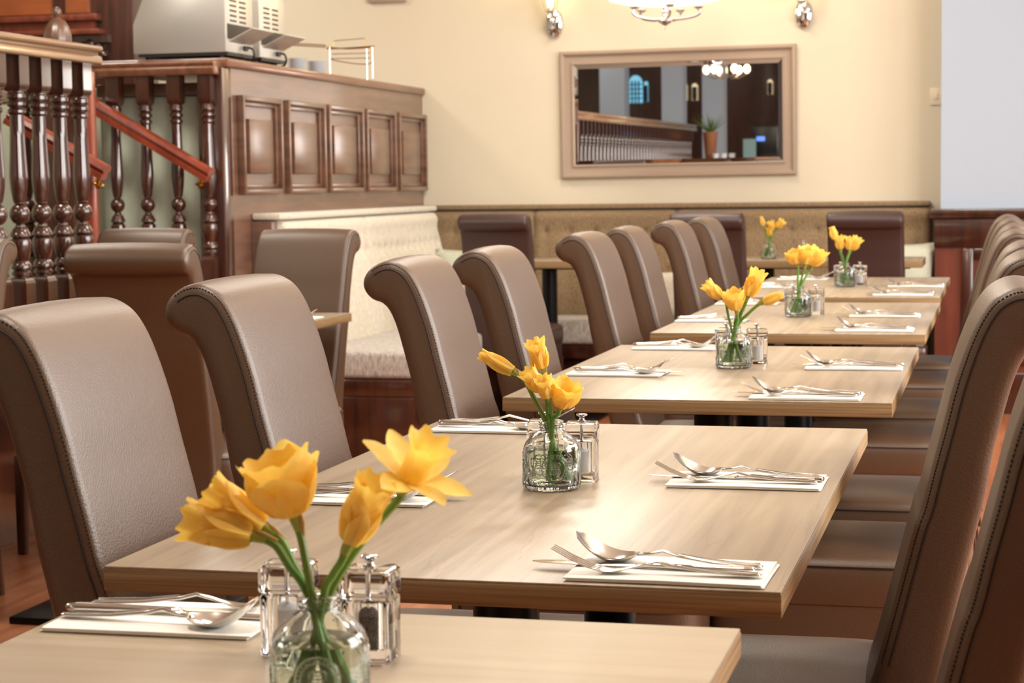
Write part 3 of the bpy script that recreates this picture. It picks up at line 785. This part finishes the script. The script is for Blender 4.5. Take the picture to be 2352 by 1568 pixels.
# ---------------------------------------------------------------- balustrades
BPROF = [(.0215, .66), (.0215, .655), (.026, .648), (.026, .636), (.019, .628), (.026, .62), (.026, .611), (.0175, .602), (.0245, .594), (.0245, .586), (.019, .578),
         (.0195, .55), (.0205, .50), (.0225, .44), (.0247, .395), (.0255, .37), (.0235, .33), (.0190, .295), (.0165, .283)]
def baluster(parent, x, y, z0, ztop, s=1.0, m='dark_mahogany', lathe_only=False):
    """z0 bottom of the square foot, ztop underside of rail; turned part hangs from the top block"""
    bm = BM(); h = .0275*s
    def zt(v): return ztop-.112-(.66-v)*.955
    # top block with rounded lower end
    rs = []
    for z, k in ((ztop, 1), (ztop-.09, 1), (ztop-.105, .93), (ztop-.113, .75), (ztop-.116, .55)):
        rs.append([(x+h*k*a, y+h*k*b, z) for a, b in ((-1, -1), (1, -1), (1, 1), (-1, 1))])
    rings(bm, rs)
    def fl(r, z, a):
        zz = z
        if zt(.575) > z > zt(.30): return r*(1-.07*abs(sin(a*6)))
        return r
    P = [(r*s, zt(v)) for r, v in BPROF]
    zb = zt(.283)
    P += [(.0150*s, zb), (.0165*s, zb-.004)]
    for q in range(1, 9): P.append((.0270*s*sin(pi*q/9)+.002, zb-.004-.0295*2*s*(1-cos(pi*q/9))/2))
    z1 = zb-.004-.059*s
    P += [(.014*s, z1-.002), (.015*s, z1-.008), (.021*s, z1-.012), (.024*s, z1-.020), (.0285*s, z1-.028), (.0295*s, z1-.036), (.021*s, z1-.042), (.0275*s, z1-.048), (.0295*s, z1-.060), (.028*s, z1-.085),
          (.0225*s, z1-.112), (.020*s, z1-.117), (.024*s, z1-.121), (.0285*s, z1-.133), (.0285*s, z1-.141), (.021*s, z1-.147), (.027*s, z1-.155), (.027*s, z1-.163), (.021*s, z1-.167), (.021*s, z1-.172)]
    lathe(bm, P, (x, y, 0), 24, True, fl)
    z2 = z1-.170
    rs = []
    for z, k in ((z2, .55), (z2-.004, .8), (z2-.014, .97), (z2-.022, 1), (z0, 1)):
        rs.append([(x+h*k*a, y+h*k*b, z) for a, b in ((-1, -1), (1, -1), (1, 1), (-1, 1))])
    rings(bm, rs)
    return obj('baluster', bm, m, parent, auto=.6)
def rail_profile_y(bm, x0, y0, y1, zt):
    prof = [(-.052, -.018), (-.056, -.006), (-.048, 0), (.040, 0), (.050, -.004), (.054, -.012), (.050, -.020), (.036, -.024), (.034, -.032), (.046, -.038), (.050, -.046), (.050, -.060), (.044, -.066), (-.044, -.066), (-.05, -.05), (-.05, -.03)]
    rings(bm, [[(x0+a, y, zt+b) for a, b in prof] for y in (y0, y1)])
b1 = thing('balustrade', 'near turned-baluster balustrade of dark wood with a moulded rail coloured as window-lit', 'balustrade', (-3.09, 6.2, 0))
bm = BM(); rail_profile_y(bm, 0, -6.5, .085, 1.627); obj('top_rail', bm, 'lit_rail_wood', b1, bevel=.002)
n1 = 50
src = baluster(b1, 0, 0, PZ, 1.562, 1.17)
for k in range(1, 43):
    o = src.copy(); COL.objects.link(o); o.parent = b1; o.location = (0, -.1500*k, 0)
obj('bottom_rail', B(-.04, .04, -6.5, .085, PZ-.02, PZ+.04), 'dark_mahogany', b1, bevel=.006)
obj('side_panelling', B(-.02, .03, -6.5, .085, 0, PZ-.02), 'dark_mahogany', b1, bevel=.004)
b2 = thing('balustrade', 'far turned-baluster balustrade joining the panelled partition, sage panel behind', 'balustrade', (-2.96, 7.14, 0))
bm = BM()
prof = [(-.045, -.040), (-.050, -.030), (-.048, -.022), (-.040, -.018), (-.048, -.012), (-.050, -.004), (-.044, 0), (.044, 0), (.05, -.01), (.05, -.03), (.04, -.052), (-.04, -.052)]
rings(bm, [[(x, a, 1.622+b) for a, b in prof] for x in (-.95, -.006)]); obj('top_rail', bm, 'walnut_rail', b2, bevel=.002)
for k in range(7): baluster(b2, -.055-.1305*k, 0, PZ-.25, 1.570, 1.0)
obj('bottom_rail', B(-.95, -.006, -.035, .035, .40, .46), 'dark_mahogany', b2, bevel=.006)
# sage booth back beyond
o = tag(obj('booth_back', B(-4.6, -3.56, 7.52, 7.60, PZ, 1.50), 'sage_leather', bevel=.02, seg=3), 'sage green upholstered booth back seen through the far balusters', 'bench')
o2 = tag(obj('booth_back', B(-3.555, -3.07, 7.30, 7.36, .0, 1.50), 'sage_leather', bevel=.02, seg=3), 'sage green panel beside the partition, behind the far balusters', 'panel')
obj('cap_strip', B(-3.56, -3.07, 7.29, 7.37, 1.50, 1.55), 'taupe_frame', o2, bevel=.006); obj('cap_strip', B(-4.6, -3.565, 7.51, 7.61, 1.50, 1.55), 'taupe_frame', o, bevel=.006)
# red post beside the stairs
tag(obj('stair_post', B(-3.205, -3.160, 6.42, 6.47, 0, 1.55), 'red_mahogany', bevel=.004), 'slim red wood post behind the end of the near balustrade', 'post')
# sloping handrails
def handrail(label, a, b, bracket=True):
    t = thing('handrail', label, 'handrail', a, 0, 'sloping stair handrails')
    d = (b-a); u = d.normalized(); up = Vector((0, 1, 0)).cross(u)*-1
    if up.z < 0: up = -up
    side = Vector((0, 1, 0))
    prof = [(-.024, -.026), (-.026, -.008), (-.016, -.002), (-.030, .010), (-.026, .024), (-.012, .030), (.012, .030), (.026, .024), (.030, .010), (.016, -.002), (.026, -.008), (.024, -.026)]
    bm = BM(); rings(bm, [[p+side*s+up*h for s, h in prof] for p in (Vector((0, 0, 0)), d)])
    obj('rail', bm, 'red_mahogany', t, auto=.5)
    bm = BM(); p = d*.965-up*.028
    tube(bm, [p, p-up*.022, p-up*.035+side*.02, p-up*.03+side*.055], [.012, .010, .008, .008], 12)
    lathe(bm, [(.016, -.006), (.018, 0), (.014, .005)], p-up*.02, 16)
    obj('bracket', bm, 'brass', t)
h1 = at(180, 222, 7.06); h2 = at(482, 404, 7.06)
handrail('red wood sloping handrail in front of the far balusters, brass bracket at its end', h1, h2)
h1 = at(20, 268, 6.38); h2 = at(243, 398, 6.38)
handrail('red wood sloping handrail seen through the near balusters', h1, h2)
# newel with domed finial
nw = thing('newel_post', 'newel post with ribbed domed finial rising behind the near rail', 'newel post', (-3.60, 7.05, 0))
obj('post', B(-.06, .06, -.06, .06, PZ, 1.66), 'dark_mahogany', nw, bevel=.005)
bm = BM()
lathe(bm, [(.048, 1.66), (.048, 1.69), (.052, 1.70), (.055, 1.715), (.054, 1.735), (.046, 1.765), (.03, 1.79), (.014, 1.80), (.010, 1.805), (.014, 1.81), (.0175, 1.82), (.0165, 1.833), (.010, 1.842), (.002, 1.844)], n=48,
      fn=lambda r, z, a: r*(1-.05*abs(sin(6*a))) if z < 1.795 else r)
obj('domed_finial', bm, 'walnut_panelling', nw, auto=.8)

# ---------------------------------------------------------------- things on the counter
CT = 1.6385
def toaster(label, y, x1=-3.0, w=.40, d=.30):
    t = thing('conveyor_toaster', label, 'toaster', (x1, y, CT), 0, 'stainless conveyor toasters on the counter')
    bm = BM()   # body with a chamfered rear shoulder, side faces look along Y
    prof = [(-w, .03), (-w, .15), (-w+.07, .31), (-.02, .31), (0, .29), (0, .03)]
    rings(bm, [[(a, yy, b) for a, b in prof] for yy in (0, d)]); body = obj('steel_body', bm, 'brushed_steel', t, bevel=.005)
    bm = BM()
    for c in range(2):
        for r in range(5):
            box(bm, -.001, .0012, .05+c*.10, .05+c*.10+.07, .155+r*.02, .163+r*.02)
    obj('vent_slots', bm, 'dark_slot', t, smooth=False)
    obj('slot_opening', B(-.001, .002, .02, d-.02, .085, .145), 'dark_slot', t, smooth=False)
    bm = BM(); rings(bm, [[(0, yy, .072), (.105, yy, .122), (.105, yy, .126), (0, yy, .077)] for yy in (.03, d-.03)]); obj('chute_tray', bm, 'brushed_steel', t, smooth=False)
    for fx in (-w+.05, -.04):
        for fy in (.04, d-.04):
            bm = BM(); lathe(bm, [(.016, 0), (.014, .03)], (fx, fy, 0), 12); obj('foot', bm, 'black_plastic', t)
    obj('base_tray', B(-w+.02, .004, .005, d-.005, .018, .032), 'dark_slot', t, smooth=False)
    bm = BM(); tube(bm, catmull([(.0, .2, .055), (.02, .2, .058), (.035, .205, .05), (.037, .21, .025), (.02, .22, .006), (-.02, .24, .005)], 6), .0045, 8)
    lathe(bm, [(.012, -.01), (.012, .01)], (.004, .2, .055), 10); obj('power_cord', bm, 'black_plastic', t)
    return t
t0 = toaster('brushed steel conveyor toaster on the counter, nearer of two', 7.31)
dup(t0, 'brushed steel conveyor toaster on the counter, farther of two, behind the first', (-3.0, 7.68, CT), 0)
# plates
def plate_stack(label, x, y, n):
    prev = None
    for k in range(n):
        bm = BM(); lathe(bm, [(.02, 0), (.026, .003), (.046, .008), (.048, .0095), (.026, .0055), (.01, .004)], n=28)
        if k == 0: o = obj('side_plate', bm, 'white_porcelain'); prev = o
        else: bm.free(); o = prev.copy(); COL.objects.link(o)
        o.location = (x, y, CT+.0075*k)
        tag(o, 'small white plate, %s of the %s' % (['bottommost', 'second from the bottom', 'third from the bottom', 'fourth from the bottom', 'fifth from the bottom', 'middle one', 'fifth from the top', 'fourth from the top', 'third from the top', 'second from the top', 'topmost'][k if k < 5 or n == 11 else k+1], label), 'plate', 'white plates stacked on the counter')
plate_stack('left stack beside the toasters', -3.175, 8.6, 11)
plate_stack('right stack beside the wire rack', -3.122, 8.72, 10)
wr = thing('wire_rack', 'low brass-coloured wire display rack standing on the counter by the cream wall', 'rack', (-3.0, 8.9, CT))
def lp(px, py, Y=8.9): p = at(px, py, Y); return Vector((p.x+3.0, p.y-8.9, p.z-CT))
bm = BM()
for px, Y in ((757, 8.85), (855, 8.85), (842, 9.05)):
    q = lp(px, 108, Y); tube(bm, [Vector((q.x, q.y, 0)), q], .0025, 6)
obj('upright', bm, 'polished_steel', wr)
bm = BM()
tube(bm, catmull([lp(672, 100), lp(745, 104), lp(757, 112), lp(860, 106)], 5), .003, 6)
tube(bm, catmull([lp(672, 104, 8.95), lp(745, 108, 8.95), lp(800, 112, 8.95), lp(850, 109, 8.95)], 5), .003, 6)
for r in (122, 133): tube(bm, [lp(762, r+2), lp(850, r)], .002, 6)
tube(bm, catmull([lp(757, 113), lp(757, 130), lp(775, 140), lp(850, 146), lp(851, 110)], 5), .0025, 6)
tube(bm, [lp(766, 106), lp(766, 94), lp(838, 88), lp(842, 106)], .002, 6)
obj('wire_tiers', bm, 'brass', wr)

# ---------------------------------------------------------------- wood bar back at top left
cb2 = thing('wooden_bar_back', 'tall orange mahogany bar back with carved corbel at top left', 'cabinet', (-4.5, WALL, 0))
obj('carcass', B(-2.4, .04, -.30, -.002, PZ, ZC-.02), 'dark_mahogany', cb2, bevel=.004)
obj('fascia_panel', B(-2.4, -.42, -.345, -.30, 2.06, 2.6), 'orange_mahogany', cb2, bevel=.004)
obj('pilaster_panel', B(-.33, -.20, -.345, -.30, 2.06, 2.6), 'orange_mahogany', cb2, bevel=.004)
bm = BM(); box(bm, -2.4, -.14, -.37, -.30, 2.02, 2.055); box(bm, -2.4, -.17, -.35, -.30, 1.975, 2.02); box(bm, -2.4, -.12, -.39, -.30, 1.945, 1.975); obj('cornice', bm, 'dado_wood', cb2, bevel=.006)
bm = BM()
for k in range(14):
    a = random.uniform(0, 6); bmesh.ops.create_icosphere(bm, subdivisions=2, radius=random.uniform(.018, .034), matrix=Matrix.Translation((-.20+random.uniform(-.08, .08), -.33, 1.87+random.uniform(-.04, .04))))
box(bm, -.29, -.09, -.34, -.30, 1.905, 1.945); obj('carved_corbel', bm, 'dark_mahogany', cb2)
obj('lower_panel', B(-2.3, -.3, -.33, -.30, 1.2, 1.78), 'red_mahogany', cb2, bevel=.006)
# picture whose lower edge shows at the top
pf = thing('picture_frame', 'grey framed picture high on the cream wall, only its lower edge visible', 'picture', (-3.14, WALL, 2.09))
obj('frame', B(-.105, .105, -.02, -.001, .002, .32), 'taupe_frame', pf, bevel=.004); obj('print', B(-.085, .085, -.023, -.02, .02, .30), 'paper_napkin', pf, smooth=False)
sw = thing('light_switch', 'cream light switch plate on the back wall near the white pier', 'switch', (-.309, WALL, 1.535))
obj('plate', B(-.03, .03, -.008, -.001, -.042, .042), 'switch_plastic', sw, bevel=.003); obj('rocker', B(-.009, .009, -.013, -.008, -.014, .014), 'switch_plastic', sw, bevel=.002)

# ---------------------------------------------------------------- mirror
mx0, mx1, mz0, mz1 = -2.208, -.993, 1.155, 1.810
mr = thing('wall_mirror', 'wide rectangular mirror in a taupe moulded frame on the back wall', 'mirror', ((mx0+mx1)/2, WALL, (mz0+mz1)/2))
hw, hh = (mx1-mx0)/2, (mz1-mz0)/2
mr.rotation_euler = (.0043, -.006, 0)
bm = BM(); prof = [(0, .0), (0, .026), (.006, .034), (.016, .036), (.024, .028), (.028, .018), (.044, .014), (.058, .016), (.062, .024), (.068, .024), (.072, .010), (.072, .0)]
C4 = [(-1, -1), (1, -1), (1, 1), (-1, 1)]
R4 = [[(cx*(hw-a), -d-.001, cz*(hh-a)) for a, d in prof] for cx, cz in C4]
rings(bm, R4, True, False, False, closed=True); obj('frame', bm, 'taupe_frame', mr, auto=.5)
bm = BM(); iw, ih = hw-.068, hh-.068; bv = .024
o4 = [bm.verts.new((a*iw, -.0105, b*ih)) for a, b in C4]; i4 = [bm.verts.new((a*(iw-bv), -.0125, b*(ih-bv))) for a, b in C4]
bk = [bm.verts.new((a*iw, -.004, b*ih)) for a, b in C4]
bm.faces.new(i4); bm.faces.new(bk[::-1])
for k in range(4): bm.faces.new((o4[k], o4[(k+1) % 4], i4[(k+1) % 4], i4[k])); bm.faces.new((bk[k], bk[(k+1) % 4], o4[(k+1) % 4], o4[k]))
obj('mirror_glass', bm, 'mirror_silver', mr, smooth=False)

# ---------------------------------------------------------------- wall sconces and pendant
def sconce(label, x, z):
    s = thing('wall_sconce', label, 'wall light', (x, WALL, z), 0, 'chrome wall sconces beside the mirror')
    bm = BM(); bmesh.ops.create_uvsphere(bm, u_segments=24, v_segments=16, radius=1, matrix=Matrix.Diagonal((.046, .022, .075, 1)))
    xf(bm, Matrix.Translation((0, -.014, 0))); obj('backplate', bm, 'chrome', s, auto=3)
    bm = BM(); tube(bm, catmull([(0, -.03, -.02), (0, -.08, -.03), (0, -.11, .0), (0, -.11, .05)], 6), .006, 10)
    lathe(bm, [(.008, .045), (.024, .05), (.026, .056), (.014, .06), (.014, .075)], (0, -.11, 0), 20); obj('arm', bm, 'chrome', s)
    bm = BM(); lathe(bm, [(.030, .06), (.036, .08), (.050, .13), (.062, .19), (.066, .20), (.0645, .20), (.0605, .19), (.0485, .13), (.0345, .081), (.029, .062)], (0, -.11, 0), 28, False); obj('glass_shade', bm, 'bottle_glass', s, auto=1.2)
    bm = BM(); lathe(bm, [(.010, .075), (.014, .09), (.018, .115), (.012, .14), (.003, .152)], (0, -.11, 0), 16); obj('bulb', bm, 'bulb_glow', s)
    l = bpy.data.lights.new('sconce_light', 'POINT'); l.energy = 9; l.color = (1, .74, .46); l.shadow_soft_size = .04
    lo = bpy.data.objects.new('sconce_light', l); COL.objects.link(lo); lo.parent = s; lo.location = (0, -.12, .20)
    return s
sconce('chrome oval wall sconce at the left above the mirror', -2.237, 1.952)
sconce('chrome oval wall sconce at the right above the mirror', -.957, 1.958)
cx = -1.545
ch = thing('pendant_light', 'pendant light with wide white shade and curved chrome arms above the mirror', 'pendant lamp', (cx, 9.2, 0))
bm = BM(); lathe(bm, [(.005, 1.962), (.12, 1.966), (.20, 1.975), (.262, 1.99), (.268, 2.0), (.268, 2.01), (.22, 2.19), (.215, 2.19), (.01, 2.19)], n=64); obj('shade', bm, 'shade_glow', ch, auto=.9)
bm = BM(); tube(bm, [(0, 0, 1.90), (0, 0, 1.955)], .008, 12); tube(bm, [(0, 0, 2.195), (0, 0, ZC-.02)], .008, 12)
lathe(bm, [(.002, 1.853), (.006, 1.858), (.004, 1.866), (.012, 1.872), (.032, 1.884), (.034, 1.89), (.026, 1.900), (.014, 1.910), (.012, 1.925), (.018, 1.932), (.010, 1.94)], n=24); obj('stem', bm, 'chrome', ch)
for k in range(5):
    a = 2*pi*k/5+.0; u = Vector((cos(a), sin(a), 0))
    bm = BM(); tube(bm, catmull([u*.01+Vector((0, 0, 1.90)), u*.07+Vector((0, 0, 1.897)), u*.14+Vector((0, 0, 1.908)), u*.168+Vector((0, 0, 1.925)), u*.160+Vector((0, 0, 1.945))], 5), .0065, 10)
    p = u*.16; lathe(bm, [(.008, 1.94), (.022, 1.948), (.024, 1.953), (.012, 1.957)], (p.x, p.y, 0), 16); obj('arm', bm, 'chrome', ch)
bm = BM(); lathe(bm, [(.05, ZC-.025), (.05, ZC-.001)], n=24); obj('ceiling_rose', bm, 'chrome', ch)
l = bpy.data.lights.new('pendant_glow', 'POINT'); l.energy = 6; l.color = (1, .78, .5); l.shadow_soft_size = .15
lo = bpy.data.objects.new('pendant_glow', l); COL.objects.link(lo); lo.parent = ch; lo.location = (0, -.0, 2.35)

# ceiling lamps
for i, (x, y) in enumerate(LAMPS):
    c = thing('ceiling_light', 'round flush ceiling light above %s' % ('the nearest table', 'the third table', 'the farthest table', 'the dark chairs', 'the right-hand windows, nearer', 'the right-hand windows, farther', 'the stairs', 'the raised floor', 'the counter', 'the raised floor behind the camera, added to brighten it', 'the floor behind the camera, added to brighten that room')[i], 'ceiling light', (x, y, ZC-.002), 0, 'flush ceiling lights')
    bm = BM(); lathe(bm, [(.33, -.03), (.35, -.02), (.35, 0)], n=32); obj('rim', bm, 'white_plaster', c)
    l = bpy.data.lights.new('ceiling_lamp', 'AREA'); l.shape = 'DISK'; l.size = .62; l.energy = 14 if y < 0 else 31; l.color = (1, .915, .79)
    lo = bpy.data.objects.new('ceiling_lamp', l); COL.objects.link(lo); lo.parent = c; lo.location = (0, 0, -.034)

# ---------------------------------------------------------------- behind the camera: what the mirror shows
def mir(px, py, y): p = at(px, py+38, 2*WALL-y); return Vector((p.x, y, p.z))
for i, (a, b, yy) in enumerate(((1379, 1436, -1.2), (1521, 1569, -1.2), (1614, 1662, -1.5))):
    p, q = mir(a, 250, yy), mir(b, 250, yy)
    struct('column_%d' % (i+1), B(p.x, q.x, yy-.3, yy, 0, ZC), 'white_plaster', smooth=False)
def arch(name, px0, px1, r0, r1, m, label):
    yy = YF+.001; p, q = mir(px0, r1, yy), mir(px1, r0, yy)
    w = thing(name, label, 'window', (p.x, YF, p.z)); W_, H = q.x-p.x, q.z-p.z
    bm = BM(); pts = [(0, 0), (W_, 0)]+[(W_/2+W_/2*cos(a*pi/12), H-W_*.6+W_*.6*sin(a*pi/12)) for a in range(13)]
    rings(bm, [[(x, yv, z) for x, z in pts] for yv in (.0, .03)]); obj('pane', bm, m, w, smooth=False)
    bm = BM()
    for k in range(1, 4): box(bm, W_*k/4-.008, W_*k/4+.008, .03, .05, 0, H*.8)
    for k in range(1, 5): box(bm, 0, W_, .03, .05, H*k/6-.006, H*k/6+.006)
    obj('leading', bm, 'dark_slot', w, smooth=False)
arch('arched_window', 1447, 1477, 158, 222, 'blue_pane', 'blue arched leaded window reflected in the mirror, larger of the pair')
arch('arched_window', 1482, 1490, 172, 219, 'blue_pane', 'narrow blue arched window reflected in the mirror beside the larger one')
arch('arched_window', 1569, 1580, 177, 216, 'amber_pane', 'amber arched window reflected in the mirror between two white columns')
arch('arched_window', 1591, 1604, 177, 216, 'amber_pane', 'amber arched window reflected in the mirror left of the third column')
arch('arched_window', 1764, 1776, 168, 202, 'amber_pane', 'pale arched window reflected near the right end of the mirror')
p, q = mir(1618, 351, .2), mir(1812, 351, .2)
br = thing('bar_counter', 'bar counter with dark top reflected in the lower right of the mirror', 'counter', (p.x, .2, 0))
obj('worktop', B(0, q.x-p.x, -.5, .05, p.z-.04, p.z), 'dark_mahogany', br, bevel=.005); obj('front', B(.03, q.x-p.x-.03, -.46, 0, 0, p.z-.04), 'sage_leather', br, smooth=False)
BZ = p.z
a, b = mir(1725, 352, -.05), mir(1788, 268, -.05)
cm = thing('coffee_machine', 'black coffee machine reflected at the right of the mirror', 'coffee machine', (a.x, -.05, BZ))
w_ = b.x-a.x; obj('body', B(0, w_, -.3, -.05, .005, b.z-BZ), 'machine_black', cm, bevel=.02, seg=3); obj('display', B(w_*.2, w_*.5, -.05, -.045, (b.z-BZ)*.55, (b.z-BZ)*.68), 'screen_blue', cm, smooth=False)
obj('drip_tray', B(.01, w_-.01, -.05, .06, .0, .03), 'chrome', cm, bevel=.003)
a, b = mir(1707, 350, .05), mir(1736, 300, .05)
o = tag(obj('menu_card', B(a.x, b.x, .0, .012, BZ+.001, b.z), 'teal_card', smooth=False), 'teal menu card standing on the bar, reflected in the mirror', 'menu card')
a, b = mir(1632, 350, 0), mir(1676, 318, 0)
tray = thing('cup_tray', 'white cups on a tray on the bar, reflected in the mirror', 'tray', (a.x, 0, BZ))
obj('tray', B(0, b.x-a.x, -.2, 0, 0, .015), 'white_porcelain', tray, bevel=.004)
for k in range(3):
    bm = BM(); lathe(bm, [(.022, 0), (.03, .02), (.036, .06), (.032, .06), (.02, .01)], n=20); c = obj('cup', bm, 'white_porcelain'); c.location = (a.x+.04+k*.085, -.1, BZ+.016)
    tag(c, '%s of three white cups on the bar tray reflected in the mirror' % ('leftmost', 'middle one', 'rightmost')[k], 'cup', 'white cups on the bar tray')
a = mir(1621, 262, .1)
pp = thing('potted_plant', 'green feathery plant in a terracotta pot reflected in the mirror', 'plant', (a.x, -.25, BZ))
bm = BM(); lathe(bm, [(.05, 0), (.075, .28), (.08, .3), (.07, .3), (.05, .1)], n=24); obj('pot', bm, 'terracotta', pp)
bm = BM()
for k in range(60):
    u = Vector((random.gauss(0, .5), random.gauss(0, .5), 1)).normalized()
    tube(bm, [Vector((0, 0, .28)), Vector((0, 0, .28))+u*random.uniform(.12, .26)], [.004, .001], 4)
obj('foliage', bm, 'leaf_green', pp)
a = mir(1670, 150, 1.5)
c2 = thing('chandelier', 'chrome chandelier with glowing bulbs reflected at the top of the mirror', 'chandelier', (a.x, 1.5, a.z))
bm = BM(); tube(bm, [(0, 0, -.03), (0, 0, ZC-a.z-.01)], .008, 8)
for k in range(6):
    u = Vector((cos(k*pi/3), sin(k*pi/3), 0)); tube(bm, catmull([Vector((0, 0, 0)), u*.1+Vector((0, 0, -.04)), u*.19+Vector((0, 0, 0))], 5), .006, 8)
obj('arms', bm, 'chrome', c2)
for k in range(6):
    bm = BM(); lathe(bm, [(.01, 0), (.028, .02), (.03, .05), (.012, .075)], (.19*cos(k*pi/3), .19*sin(k*pi/3), .005), 14); obj('bulb', bm, 'lamp_glow', c2)
